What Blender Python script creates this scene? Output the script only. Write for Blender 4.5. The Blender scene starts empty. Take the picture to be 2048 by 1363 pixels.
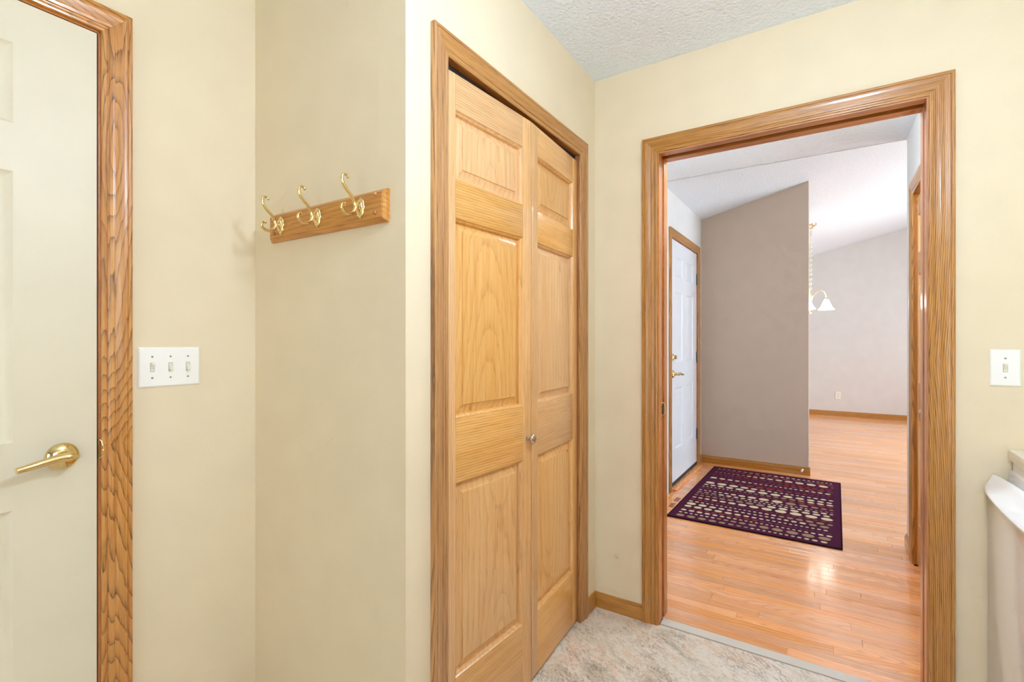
import bpy, bmesh, math, random
from mathutils import Vector, Matrix
R = math.radians
random.seed(7)
scene = bpy.context.scene
COL = scene.collection

# ------------------------------------------------------------------ camera
CAMH = 1.23
cam_d = bpy.data.cameras.new('camera')
cam_d.sensor_width = 36.0
cam_d.lens = 979.35 / 2048 * 36.0
cam_d.clip_start = 0.02
cam_o = bpy.data.objects.new('camera', cam_d)
COL.objects.link(cam_o)
cam_o.location = (0, 0, CAMH)
cam_o.rotation_euler = (R(90), 0, R(32.902))
scene.camera = cam_o

# ------------------------------------------------------------------ world, exposure
scene.view_settings.view_transform = 'Standard'
scene.view_settings.look = 'None'
scene.view_settings.gamma = 1
scene.view_settings.use_curve_mapping = False
scene.view_settings.exposure = 0.77
w = bpy.data.worlds.new('world')
scene.world = w
w.use_nodes = True
w.node_tree.nodes['Background'].inputs[0].default_value = (0.80, 0.90, 1.0, 1)
w.node_tree.nodes['Background'].inputs[1].default_value = 2.2
scene.cycles.max_bounces = 6
scene.cycles.diffuse_bounces = 5
scene.cycles.glossy_bounces = 3
scene.cycles.transmission_bounces = 2
scene.cycles.transparent_max_bounces = 6
scene.cycles.use_adaptive_sampling = True
scene.cycles.adaptive_threshold = 0.10
scene.cycles.adaptive_min_samples = 12
scene.cycles.use_denoising = True
scene.cycles.caustics_reflective = False
scene.cycles.caustics_refractive = False
scene.cycles.sample_clamp_indirect = 6.0

# ------------------------------------------------------------------ key dimensions (metres)
XL = -1.617      # kitchen wall with the white door
YK = 0.912       # wall with the coat rack
XC = -0.917      # wall with the closet doors
YD = 2.129       # wall with the doorway
YF = 2.245       # foyer face of that wall
HC = 2.44        # flat ceilings
XF = -1.090      # front wall of foyer and dining room
YP = 5.230       # partition in the foyer
XPE = -0.155     # its free end
XR = 0.395       # foyer right wall
YRE = 3.760      # its free end
YB = 9.690       # far wall
XG = 4.600       # far right wall of the great room
XKR = 1.100      # kitchen right wall
YKB = -2.700     # kitchen back wall
LAMP = (0.12, 0.72)
def vault(x): return 2.46 + 0.25 * (x - XF) if x < 1.8 else 2.46 + 0.25 * (1.8 - XF) - 0.25 * (x - 1.8)

def area(name, loc, rot, sx, sy, power, col):
    l = bpy.data.lights.new(name, 'AREA'); l.shape = 'RECTANGLE'
    l.size = sx; l.size_y = sy; l.energy = power; l.color = col
    o = bpy.data.objects.new(name, l); COL.objects.link(o)
    o.location = loc; o.rotation_euler = rot
    return o
DAY = (0.69, 0.87, 1.0)
# daylight just outside each window opening, facing in
area('daylight_dining_window', (XF - 0.22, 7.3, 1.45), (0, R(-90), 0), 1.3, 1.9, 36, DAY)
area('daylight_great_room_window', (XG + 0.2, 6.6, 1.35), (0, R(90), 0), 2.0, 3.6, 170, DAY)
area('daylight_kitchen_window', (XKR + 0.2, -0.75, 1.55), (0, R(90), 0), 1.0, 1.3, 6, (1.0, 0.86, 0.66))
area('daylight_patio_door', (-0.2, YKB - 0.2, 1.05), (R(90), 0, 0), 1.7, 1.95, 3, (1.0, 0.84, 0.62))

# ------------------------------------------------------------------ mesh helpers
class MB:
    def __init__(s): s.v = []; s.f = []; s.m = []; s.mi = 0
    def add(s, vs, fs):
        b = len(s.v); s.v += [tuple(p) for p in vs]
        for q in fs: s.f.append(tuple(b + i for i in q)); s.m.append(s.mi)
        return s
    def box(s, x0, x1, y0, y1, z0, z1, bev=0.0):
        if bev <= 0:
            vs = [(x, y, z) for z in (z0, z1) for y in (y0, y1) for x in (x0, x1)]
            return s.add(vs, [(0, 2, 3, 1), (4, 5, 7, 6), (0, 1, 5, 4), (2, 6, 7, 3), (0, 4, 6, 2), (1, 3, 7, 5)])
        bm = bmesh.new(); bmesh.ops.create_cube(bm, size=1)
        for v in bm.verts:
            v.co = Vector(((x0 + x1) / 2 + v.co.x * (x1 - x0), (y0 + y1) / 2 + v.co.y * (y1 - y0), (z0 + z1) / 2 + v.co.z * (z1 - z0)))
        bmesh.ops.bevel(bm, geom=list(bm.edges), offset=bev, segments=2, affect='EDGES', profile=0.6)
        bm.verts.ensure_lookup_table(); bm.verts.index_update()
        s.add([v.co[:] for v in bm.verts], [[v.index for v in f.verts] for f in bm.faces]); bm.free()
        return s
    def tube(s, pts, rad, n=12, caps=True):
        pts = [Vector(p) for p in pts]
        if not hasattr(rad, '__len__'): rad = [rad] * len(pts)
        t0 = (pts[1] - pts[0]).normalized()
        ref = Vector((0, 0, 1)) if abs(t0.z) < 0.9 else Vector((1, 0, 0))
        u = t0.cross(ref).normalized(); vs = []
        for i, p in enumerate(pts):
            t = (pts[min(i + 1, len(pts) - 1)] - pts[max(i - 1, 0)]).normalized()
            u = (u - t * u.dot(t)).normalized(); b = t.cross(u)
            for k in range(n):
                a = 2 * math.pi * k / n
                vs.append(p + (u * math.cos(a) + b * math.sin(a)) * rad[i])
        fs = []
        for i in range(len(pts) - 1):
            for k in range(n):
                fs.append((i * n + k, i * n + (k + 1) % n, (i + 1) * n + (k + 1) % n, (i + 1) * n + k))
        if caps:
            fs.append(tuple(range(n - 1, -1, -1))); fs.append(tuple((len(pts) - 1) * n + k for k in range(n)))
        return s.add(vs, fs)
    def lathe(s, prof, org=(0, 0, 0), axis='Z', n=24, sx=1.0, sy=1.0, wob=None):
        vs = []; org = Vector(org)
        for (r, h) in prof:
            for k in range(n):
                a = 2 * math.pi * k / n
                rr = r * (1 + (wob(a) if wob else 0))
                p, q = rr * math.cos(a) * sx, rr * math.sin(a) * sy
                d = {'Z': (p, q, h), 'X': (h, p, q), 'Y': (q, h, p), '-X': (-h, q, p), '-Y': (p, -h, q), '-Z': (q, p, -h)}[axis]
                vs.append(org + Vector(d))
        fs = []
        for i in range(len(prof) - 1):
            for k in range(n):
                fs.append((i * n + k, i * n + (k + 1) % n, (i + 1) * n + (k + 1) % n, (i + 1) * n + k))
        if prof[0][0] > 1e-6: fs.append(tuple(range(n - 1, -1, -1)))
        if prof[-1][0] > 1e-6: fs.append(tuple((len(prof) - 1) * n + k for k in range(n)))
        return s.add(vs, fs)
    def build(s, name, mat, parent=None, smooth=None, fix=True, center=True):
        off = Vector((0, 0, 0))
        if center:
            lo = [min(p[i] for p in s.v) for i in range(3)]; hi = [max(p[i] for p in s.v) for i in range(3)]
            off = Vector(((lo[0] + hi[0]) / 2, (lo[1] + hi[1]) / 2, lo[2]))
            s.v = [(p[0] - off.x, p[1] - off.y, p[2] - off.z) for p in s.v]
        me = bpy.data.meshes.new(name); me.from_pydata(s.v, [], s.f)
        mats = mat if isinstance(mat, (list, tuple)) else [mat]
        for m in mats: me.materials.append(m)
        for p, i in zip(me.polygons, s.m): p.material_index = i
        if fix:
            bm = bmesh.new(); bm.from_mesh(me)
            bmesh.ops.remove_doubles(bm, verts=bm.verts, dist=1e-6)
            bmesh.ops.recalc_face_normals(bm, faces=bm.faces)
            bm.to_mesh(me); bm.free()
        if smooth is not None:
            for p in me.polygons: p.use_smooth = True
            me.set_sharp_from_angle(angle=R(smooth))
        o = bpy.data.objects.new(name, me); COL.objects.link(o)
        o.location = off
        if parent: o.parent = parent
        return o

def empty(name, loc=(0, 0, 0), parent=None, rz=0):
    o = bpy.data.objects.new(name, None); COL.objects.link(o)
    o.empty_display_size = 0.05; o.location = loc; o.rotation_euler = (0, 0, rz)
    if parent: o.parent = parent
    return o
def tag(o, label=None, cat=None, group=None, kind=None):
    if label: o['label'] = label
    if cat: o['category'] = cat
    if group: o['group'] = group
    if kind: o['kind'] = kind
    return o
def S(o, label, cat): return tag(o, label, cat, kind='structure')

# ------------------------------------------------------------------ materials
class NT:
    def __init__(s, name):
        s.m = bpy.data.materials.new(name); s.m.use_nodes = True
        s.t = s.m.node_tree; s.n = s.t.nodes; s.b = s.n['Principled BSDF']; s.out = s.n['Material Output']
    def node(s, typ, **kw):
        n = s.n.new(typ)
        for k, v in kw.items(): setattr(n, k, v)
        return n
    def link(s, a, b): s.t.links.new(a, b)
    def val(s, sock, v):
        if isinstance(v, (int, float, tuple, list)): sock.default_value = v
        else: s.link(v, sock)
    def math(s, op, a, b=None, c=None, clamp=False):
        n = s.node('ShaderNodeMath', operation=op); n.use_clamp = clamp
        s.val(n.inputs[0], a)
        if b is not None: s.val(n.inputs[1], b)
        if c is not None: s.val(n.inputs[2], c)
        return n.outputs[0]
    def noise(s, vec, scale, detail=3, rough=0.5, dist=0.0):
        n = s.node('ShaderNodeTexNoise'); s.link(vec, n.inputs['Vector'])
        n.inputs['Scale'].default_value = scale; n.inputs['Detail'].default_value = detail
        n.inputs['Roughness'].default_value = rough; n.inputs['Distortion'].default_value = dist
        return n.outputs['Fac']
    def xyz(s, x, y, z):
        n = s.node('ShaderNodeCombineXYZ'); s.val(n.inputs[0], x); s.val(n.inputs[1], y); s.val(n.inputs[2], z); return n.outputs[0]
    def ramp(s, fac, stops, interp='LINEAR'):
        n = s.node('ShaderNodeValToRGB'); s.link(fac, n.inputs[0]); cr = n.color_ramp; cr.interpolation = interp
        while len(cr.elements) < len(stops): cr.elements.new(0.5)
        for e, (p, c) in zip(cr.elements, stops):
            e.position = p; e.color = (*c, 1) if len(c) == 3 else c
        return n.outputs[0]
    def mix(s, fac, a, b, typ='MIX'):
        n = s.node('ShaderNodeMix', data_type='RGBA', blend_type=typ); s.val(n.inputs[0], fac)
        s.val(n.inputs[6], (*a, 1) if isinstance(a, tuple) and len(a) == 3 else a); s.val(n.inputs[7], (*b, 1) if isinstance(b, tuple) and len(b) == 3 else b)
        return n.outputs[2]
    def bump(s, h, strength, dist=0.002):
        n = s.node('ShaderNodeBump'); s.link(h, n.inputs['Height']); n.inputs['Strength'].default_value = strength; n.inputs['Distance'].default_value = dist
        s.link(n.outputs[0], s.b.inputs['Normal'])
    def coord(s, kind='Object'): return s.node('ShaderNodeTexCoord').outputs[kind]

def sr(r, g, b):
    f = lambda c: c / 255 / 12.92 if c / 255 <= 0.04045 else ((c / 255 + 0.055) / 1.055) ** 2.4
    return (f(r), f(g), f(b))

def plain(name, col, rough=0.5, metal=0.0, spec=0.5, bump=None, emit=None, es=0):
    t = NT(name); b = t.b
    c = t.coord()
    n = t.noise(c, 9.0, 0)
    hi = tuple(min(1, x * 1.03) for x in col); lo = tuple(x * 0.97 for x in col)
    t.link(t.mix(n, lo, hi), b.inputs['Base Color'])
    b.inputs['Roughness'].default_value = rough; b.inputs['Metallic'].default_value = metal
    b.inputs['Specular IOR Level'].default_value = spec
    if bump: t.bump(t.noise(c, bump[0], 0, 0.6), bump[1], bump[2])
    if emit: b.inputs['Emission Color'].default_value = (*emit, 1); b.inputs['Emission Strength'].default_value = es
    return t.m

def ceiling_mat():
    t = NT('textured_ceiling_white'); c = t.coord()
    v = t.node('ShaderNodeTexVoronoi', feature='F1'); t.link(c, v.inputs['Vector']); v.inputs['Scale'].default_value = 75
    n = t.noise(c, 55, 2, 0.6, 0.0)
    h = t.math('ADD', t.math('MULTIPLY', v.outputs['Distance'], 0.6), t.math('MULTIPLY', t.math('SMOOTH_MIN', n, 0.55, 0.1), 1.6))
    t.b.inputs['Base Color'].default_value = (*sr(234, 241, 248), 1)
    t.b.inputs['Roughness'].default_value = 0.9; t.b.inputs['Specular IOR Level'].default_value = 0.1
    t.bump(h, 0.55, 0.006)
    return t.m

def oak(name, axis, light, mid, dark, ringf=115, rough=0.3, pore=0.6, spread=0.10, islands=False, tone=0.12, coat=0.0, d0=0.03, taper=0.10, band=0.55, u0=0.0, wob=0.06, jag=0.002, sharp=False):
    wander = 0.006 if u0 > 0.2 else 0.02
    """axis: the object axis the grain runs along; the two others cross it."""
    t = NT(name); c = t.coord()
    sp = t.node('ShaderNodeSeparateXYZ'); t.link(c, sp.inputs[0])
    ax = {'X': (0, 2, 1), 'Y': (1, 2, 0), 'Z': (2, 1, 0), 'ZX': (2, 0, 1), 'XY': (0, 1, 2), 'YX': (1, 0, 2)}[axis]
    a, u, v = (sp.outputs[i] for i in ax)
    rnd = t.node('ShaderNodeObjectInfo').outputs['Random']
    if islands:
        g = t.node('ShaderNodeNewGeometry').outputs['Random Per Island']
        rnd = t.math('FRACT', t.math('ADD', rnd, t.math('MULTIPLY', g, 7.31)))
    r2 = t.math('FRACT', t.math('MULTIPLY', rnd, 17.77)); r3 = t.math('FRACT', t.math('MULTIPLY', rnd, 57.13))
    a2 = t.math('ADD', a, t.math('MULTIPLY', rnd, 9.0))
    u2 = t.math('ADD', u, t.math('ADD', u0, t.math('MULTIPLY', t.math('SUBTRACT', r2, 0.5), spread)))
    v2 = t.math('ADD', v, t.math('ADD', d0, t.math('MULTIPLY', r3, 0.05)))
    # slow wander of the trunk's heart along the grain
    wv = t.xyz(t.math('MULTIPLY', a2, 1.3), t.math('MULTIPLY', u2, 2.0), r2)
    wn = t.math('SUBTRACT', t.noise(wv, 1.0, 1, 0.5), 0.5)
    wv2 = t.xyz(t.math('MULTIPLY', a2, 18.0), t.math('MULTIPLY', u2, 70.0), t.math('MULTIPLY', v2, 70.0))
    wn2 = t.math('SUBTRACT', t.noise(wv2, 1.0, 2, 0.55), 0.5)
    dd = t.math('ADD', v2, t.math('MULTIPLY', wn, wob))
    dd = t.math('ADD', dd, t.math('MULTIPLY', t.math('SUBTRACT', t.math('PINGPONG', a2, 1.0), 0.5), taper))
    rr = t.math('SQRT', t.math('ADD', t.math('MULTIPLY', u2, u2), t.math('MULTIPLY', dd, dd)))
    rr = t.math('ADD', rr, t.math('ADD', t.math('MULTIPLY', wn2, jag), t.math('MULTIPLY', wn, wander)))
    ph = t.math('FRACT', t.math('MULTIPLY', rr, ringf))
    ring = t.ramp(ph, [(0.0, (0, 0, 0)), (0.07, (1, 1, 1)), (0.17, (0.5,) * 3), (0.42, (0.12,) * 3), (1.0, (0, 0, 0))] if sharp else [(0.0, (0, 0, 0)), (0.10, (1, 1, 1)), (0.30, (0.55,) * 3), (0.62, (0.08,) * 3), (1.0, (0, 0, 0))])
    # pores: short dark dashes along the grain, denser in the ring
    pv = t.xyz(t.math('MULTIPLY', a2, 14.0), t.math('MULTIPLY', u2, 480.0), t.math('MULTIPLY', v2, 480.0))
    pn = t.noise(pv, 1.0, 1, 0.6)
    po = t.ramp(pn, [(0.52, (0, 0, 0)), (0.66, (1, 1, 1))])
    fv = t.xyz(t.math('MULTIPLY', a2, 3.0), t.math('MULTIPLY', u2, 90.0), t.math('MULTIPLY', v2, 90.0))
    fib = t.noise(fv, 1.0, 1, 0.6)
    base = t.mix(t.ramp(fib, [(0.3, (0, 0, 0)), (0.7, (1, 1, 1))]), mid, light)
    col = t.mix(t.math('MULTIPLY', ring, band), base, dark)
    pf = t.math('MULTIPLY', po, t.math('MULTIPLY', t.math('ADD', t.math('MULTIPLY', ring, 0.75), 0.25), pore))
    col = t.mix(pf, col, tuple(x * 0.55 for x in dark))
    hs = t.node('ShaderNodeHueSaturation'); t.link(col, hs.inputs['Color'])
    t.link(t.math('ADD', t.math('MULTIPLY', t.math('SUBTRACT', rnd, 0.5), tone * 2), 1.0), hs.inputs['Value'])
    t.link(t.math('ADD', t.math('MULTIPLY', t.math('SUBTRACT', r3, 0.5), 0.16), 1.0), hs.inputs['Saturation'])
    t.link(hs.outputs[0], t.b.inputs['Base Color'])
    t.b.inputs['Roughness'].default_value = rough
    if coat:
        t.b.inputs['Coat Weight'].default_value = coat; t.b.inputs['Coat Roughness'].default_value = 0.12
    t.bump(t.math('SUBTRACT', 1.0, pn), 0.10, 0.0006)
    return t.m

M = {}
M['beige'] = plain('beige_wall_paint', sr(230, 214, 182), 0.75, spec=0.25, bump=(230, 0.12, 0.0012))
M['greige'] = plain('greige_wall_paint', sr(221, 219, 216), 0.75, spec=0.25, bump=(230, 0.12, 0.0012))
M['taupe'] = plain('taupe_wall_paint', sr(200, 182, 164), 0.7, spec=0.3, bump=(230, 0.12, 0.0012))
M['ceil'] = ceiling_mat()
OL, OM, OD = sr(232, 184, 122), sr(222, 168, 102), sr(172, 112, 58)
CL, CM, CD = sr(208, 154, 90), sr(188, 130, 66), sr(104, 62, 26)
for A in ('X', 'Y', 'Z', 'ZX'):
    M['oak' + A] = oak('honey_oak_' + A.lower(), A, OL, OM, OD, ringf=120, coat=0.25, u0=0.28, band=0.4, pore=0.5, tone=0.07)
    M['cas' + A] = oak('casing_oak_' + A.lower(), A, CL, CM, CD, ringf=210, pore=0.8, band=0.7, coat=0.3, u0=0.26, spread=0.08, tone=0.06)
    M['jamb' + A] = oak('jamb_oak_' + A.lower(), A, sr(200, 134, 76), sr(186, 118, 62), sr(150, 88, 44), ringf=90, pore=0.4, band=0.3, coat=0.3, u0=0.3, tone=0.05)
M['oakP'] = oak('honey_oak_panel', 'ZX', OL, OM, OD, ringf=48, coat=0.25, u0=0.0, spread=0.12, band=0.24, pore=0.4, wob=0.16, taper=0.14, jag=0.012, tone=0.05, sharp=True)
for A in 'YZ':
    M['fig' + A] = oak('figured_casing_oak_' + A.lower(), A, sr(214, 152, 78), sr(196, 130, 58), sr(104, 60, 22), ringf=110, pore=0.8, band=0.72, coat=0.3, spread=0.012, wob=0.10, taper=0.16, jag=0.006, d0=0.02, tone=0.03, sharp=True)
M['figX'] = M['casX']
FL, FM, FD = sr(252, 188, 128), sr(246, 166, 104), sr(210, 120, 68)
M['plank'] = oak('oak_floor_board', 'XY', FL, FM, FD, ringf=90, rough=0.24, pore=0.4, spread=0.25, islands=True, tone=0.13, coat=0.6, band=0.38, wob=0.1)
M['plankY'] = oak('oak_floor_border', 'YX', FL, FM, FD, ringf=90, rough=0.24, pore=0.4, spread=0.2, tone=0.1, coat=0.35, band=0.38)
M['white_door'] = plain('ivory_door_paint', sr(226, 216, 190), 0.42, spec=0.4)
M['front_door'] = plain('white_door_paint', sr(222, 224, 230), 0.4, spec=0.4)
M['white_trim'] = plain('white_painted_strip', sr(226, 226, 222), 0.5)
M['plastic'] = plain('white_switch_plastic', sr(246, 244, 238), 0.3)
M['ivory_plastic'] = plain('ivory_switch_plastic', sr(232, 226, 206), 0.35)
M['screw'] = plain('painted_screw', sr(176, 174, 168), 0.35, 0.6)
M['brass'] = plain('polished_brass', sr(232, 208, 150), 0.09, 1.0)
M['nickel'] = plain('satin_nickel', sr(205, 196, 182), 0.16, 1.0)
M['hinge'] = plain('aged_hinge_metal', sr(120, 112, 104), 0.35, 0.9)
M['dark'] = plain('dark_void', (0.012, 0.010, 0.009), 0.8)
M['black'] = plain('black_rubber', (0.015, 0.014, 0.016), 0.6)
M['counter'] = plain('cream_laminate', sr(240, 234, 218), 0.35)
M['appliance'] = plain('gloss_white_enamel', sr(236, 232, 228), 0.10, spec=0.6)
M['appliance_lip'] = plain('white_moulded_plastic', sr(244, 243, 242), 0.22, spec=0.5)
M['console'] = plain('grey_console_plastic', sr(196, 196, 202), 0.3)
M['lamp_glass'] = plain('lit_opal_glass', (0.9, 0.88, 0.84), 0.3, emit=(0.64, 0.79, 1.0), es=56)
M['foyer_fill_glass'] = plain('added_foyer_fill_glass', (0.9, 0.88, 0.84), 0.3, emit=(0.72, 0.88, 1.0), es=84)  # glow for the unseen globe added to brighten the foyer
M['shade_glass'] = plain('lit_frosted_glass', (0.9, 0.9, 0.88), 0.35, emit=(1.0, 0.97, 0.92), es=6)
M['pale_brass'] = plain('pale_antique_brass', sr(228, 214, 178), 0.25, 0.8)
M['vinylstrip'] = plain('grey_vinyl_reducer', sr(216, 208, 194), 0.4, bump=(60, 0.2, 0.001))
M['subfloor'] = plain('subfloor_board', sr(70, 44, 26), 0.8)
M['grille'] = plain('brown_wood_insert', sr(158, 96, 56), 0.4)

def glass_mat():
    t = NT('window_glass'); t.n.remove(t.b)
    tr = t.node('ShaderNodeBsdfTransparent'); gl = t.node('ShaderNodeBsdfGlossy'); gl.inputs['Roughness'].default_value = 0.02
    fr = t.node('ShaderNodeFresnel'); mx = t.node('ShaderNodeMixShader')
    t.link(fr.outputs[0], mx.inputs[0]); t.link(tr.outputs[0], mx.inputs[1]); t.link(gl.outputs[0], mx.inputs[2]); t.link(mx.outputs[0], t.out.inputs[0])
    return t.m
M['glass'] = glass_mat()

def vinyl_mat():
    t = NT('slate_print_vinyl'); c = t.coord()
    mp = t.node('ShaderNodeMapping'); t.link(c, mp.inputs[0]); mp.inputs['Rotation'].default_value = (0, 0, R(38)); v = mp.outputs[0]
    sp = t.node('ShaderNodeSeparateXYZ'); t.link(v, sp.inputs[0])
    st = t.xyz(t.math('MULTIPLY', sp.outputs[0], 0.55), t.math('MULTIPLY', sp.outputs[1], 1.5), 0.0)
    n1 = t.noise(st, 5.5, 5, 0.62, 1.2)
    col = t.ramp(n1, [(0.30, sr(172, 158, 134)), (0.42, sr(212, 198, 174)), (0.50, sr(226, 216, 198)), (0.58, sr(218, 192, 162)), (0.66, sr(226, 212, 192)), (0.80, sr(200, 184, 172))])
    n2 = t.noise(c, 3.2, 4, 0.6, 0.8)
    col = t.mix(t.ramp(n2, [(0.40, (0, 0, 0)), (0.62, (0.55,) * 3)]), col, sr(234, 226, 214))
    n2b = t.noise(st, 9.0, 3, 0.6, 0.5)
    col = t.mix(t.ramp(n2b, [(0.58, (0, 0, 0)), (0.72, (0.55,) * 3)]), col, sr(210, 164, 126))
    n3 = t.noise(st, 13, 7, 0.68, 1.8)
    vein = t.ramp(t.math('ABSOLUTE', t.math('SUBTRACT', n3, 0.5)), [(0.0, (1, 1, 1)), (0.03, (0, 0, 0))])
    msk = t.ramp(t.noise(c, 6.5, 3, 0.6), [(0.40, (0, 0, 0)), (0.56, (1, 1, 1))])
    col = t.mix(t.math('MULTIPLY', t.math('MULTIPLY', vein, msk), 0.8), col, sr(98, 76, 56))
    n4 = t.noise(c, 130, 3, 0.7)
    col = t.mix(t.ramp(n4, [(0.54, (0, 0, 0)), (0.66, (0.65,) * 3)]), col, sr(244, 238, 226))
    n5 = t.noise(c, 75, 4, 0.7)
    col = t.mix(t.ramp(n5, [(0.56, (0, 0, 0)), (0.68, (0.5,) * 3)]), col, sr(150, 122, 96))
    t.link(col, t.b.inputs['Base Color']); t.b.inputs['Roughness'].default_value = 0.42
    t.bump(t.math('ADD', n3, t.math('MULTIPLY', n1, 0.5)), 0.3, 0.002)
    return t.m
M['vinyl'] = vinyl_mat()

def pile_mat(name, col, col2):
    t = NT(name); c = t.coord()
    n = t.noise(c, 420, 2, 0.7); n2 = t.noise(c, 30, 3, 0.6)
    cc = t.mix(t.math('ADD', t.math('MULTIPLY', n, 0.6), t.math('MULTIPLY', n2, 0.4)), col, col2)
    t.link(cc, t.b.inputs['Base Color']); t.b.inputs['Roughness'].default_value = 1.0; t.b.inputs['Specular IOR Level'].default_value = 0.05
    t.bump(n, 0.5, 0.003)
    return t.m

# ------------------------------------------------------------------ wall builder
def slab(axis, p0, p1, u0, u1, z0, z1, holes=()):
    """wall along X ('x') or Y ('y') between planes p0 and p1 of the other axis; z1 number or function of u; holes (u0,u1,z0,z1)"""
    us = sorted({u0, u1, *[h[0] for h in holes], *[h[1] for h in holes]} | ({1.8} if callable(z1) and u0 < 1.8 < u1 else set()))
    ztop = 99.0
    zs = sorted({z0, *[h[2] for h in holes if h[2] > z0], *[h[3] for h in holes]}) + [ztop]
    zt = z1 if callable(z1) else (lambda u: z1)
    solid = lambda i, k: 0 <= i < len(us) - 1 and 0 <= k < len(zs) - 1 and not any(
        h[0] - 1e-6 <= us[i] and us[i + 1] <= h[1] + 1e-6 and h[2] - 1e-6 <= zs[k] and zs[k + 1] <= h[3] + 1e-6 for h in holes)
    mb = MB()
    P = (lambda u, p, z: (u, p, z)) if axis == 'x' else (lambda u, p, z: (p, u, z))
    Z = lambda i, k: zt(us[i]) if zs[k] == ztop else zs[k]
    for i in range(len(us) - 1):
        for k in range(len(zs) - 1):
            if not solid(i, k): continue
            a, b = us[i], us[i + 1]
            for p in (p0, p1):
                mb.add([P(a, p, Z(i, k)), P(b, p, Z(i + 1, k)), P(b, p, Z(i + 1, k + 1)), P(a, p, Z(i, k + 1))], [(0, 1, 2, 3)])
            if not solid(i - 1, k): mb.add([P(a, p0, Z(i, k)), P(a, p1, Z(i, k)), P(a, p1, Z(i, k + 1)), P(a, p0, Z(i, k + 1))], [(0, 1, 2, 3)])
            if not solid(i + 1, k): mb.add([P(b, p0, Z(i + 1, k)), P(b, p1, Z(i + 1, k)), P(b, p1, Z(i + 1, k + 1)), P(b, p0, Z(i + 1, k + 1))], [(0, 1, 2, 3)])
            if not solid(i, k - 1): mb.add([P(a, p0, Z(i, k)), P(b, p0, Z(i + 1, k)), P(b, p1, Z(i + 1, k)), P(a, p1, Z(i, k))], [(0, 1, 2, 3)])
            if not solid(i, k + 1): mb.add([P(a, p0, Z(i, k + 1)), P(b, p0, Z(i + 1, k + 1)), P(b, p1, Z(i + 1, k + 1)), P(a, p1, Z(i, k + 1))], [(0, 1, 2, 3)])
    return mb

# ------------------------------------------------------------------ room shell
DL0, DL1, DLT = -0.330, 0.4925, 2.043          # rough opening of the white door (Y, Y, top)
S(slab('y', XL - 0.12, XL, YKB, YF, 0, HC, [(DL0, DL1, 0, DLT)]).build('wall_left', M['beige']), 'beige wall holding the white panelled door and triple switch', 'wall')
S(slab('x', YK, YK + 0.09, XL, XC - 0.10, 0, HC).build('wall_niche', M['beige']), 'beige wall in shade behind the coat rack', 'wall')
CO0, CO1, COT = 1.050, 1.975, 2.056
S(slab('y', XC - 0.10, XC, YK, YD, 0, HC, [(CO0, CO1, 0, COT)]).build('wall_closet', M['beige']), 'brightly lit cream wall around the oak closet doors', 'wall')
DO0, DO1, DOT = -0.637, 0.297, 2.063
S(slab('x', YD, 2.187, XL, XKR, 0, HC, [(DO0, DO1, 0, DOT)]).build('wall_doorway', M['beige']), 'beige wall around the oak-cased doorway to the foyer', 'wall')
S(slab('x', 2.187, YF, XL, XKR, 0, HC, [(DO0, DO1, 0, DOT)]).build('wall_foyer_back', M['greige']), 'foyer side of the doorway wall', 'wall')
S(slab('y', XKR, XKR + 0.14, YKB, YF, 0, HC, [(-1.40, -0.10, 1.05, 2.05)]).build('wall_right', M['beige']), 'kitchen wall above the counter at the right', 'wall')
S(slab('x', YKB - 0.14, YKB, XL - 0.12, XKR + 0.14, 0, HC, [(-1.05, 0.65, 0.08, 2.05)]).build('wall_back', M['beige']), 'kitchen wall with glass door opposite the doorway', 'wall')
FD0, FD1, FDT = 4.075, 5.070, 2.110
S(slab('y', XF - 0.14, XF, YF, YB, 0, 2.47, [(FD0, FD1, 0, FDT), (6.35, 8.25, 0.80, 2.10)]).build('wall_front', M['greige']), 'pale foyer wall holding the white front door', 'wall')
S(slab('x', YP, YP + 0.115, XF, XPE, 0, vault).build('wall_partition', M['taupe']), 'taupe partition wall with free edge behind the rug', 'wall')
S(slab('x', YB, YB + 0.12, XF, XG, 0, vault).build('wall_far', M['greige']), 'pale grey far wall with outlet beyond the partition', 'wall')
RC0, RC1, RCT = 2.555, 3.485, 2.056
S(slab('y', XR, XR + 0.10, YF, YRE, 0, HC, [(RC0, RC1, 0, RCT)]).build('wall_foyer_right', M['greige']), 'foyer wall at the right holding the narrow-seen oak closet door', 'wall')
S(slab('x', YRE - 0.10, YRE, XR + 0.10, XG, 0, vault).build('wall_return', M['greige']), 'wall turning right behind the foyer closet', 'wall')
S(slab('x', YRE - 0.005, YRE, XF, XR + 0.10, HC, vault).build('wall_gable', M['greige']), 'gable above the edge of the flat foyer ceiling', 'wall')
S(slab('y', XG, XG + 0.14, YRE - 0.1, YB, 0, 2.49, [(4.8, 8.4, 0.35, 2.35)]).build('wall_great_room', M['greige']), 'great room wall with wide window at the far right', 'wall')
S(MB().box(XL - 0.12, XKR + 0.14, YKB - 0.14, 2.187, HC, HC + 0.08).build('ceiling', M['ceil']), 'white textured kitchen ceiling', 'ceiling')
S(MB().box(XF - 0.14, XG, 2.187, YRE, HC, HC + 0.02).build('ceiling_foyer', M['ceil']), 'flat white textured ceiling just past the doorway', 'ceiling')
mb = MB()
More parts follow.
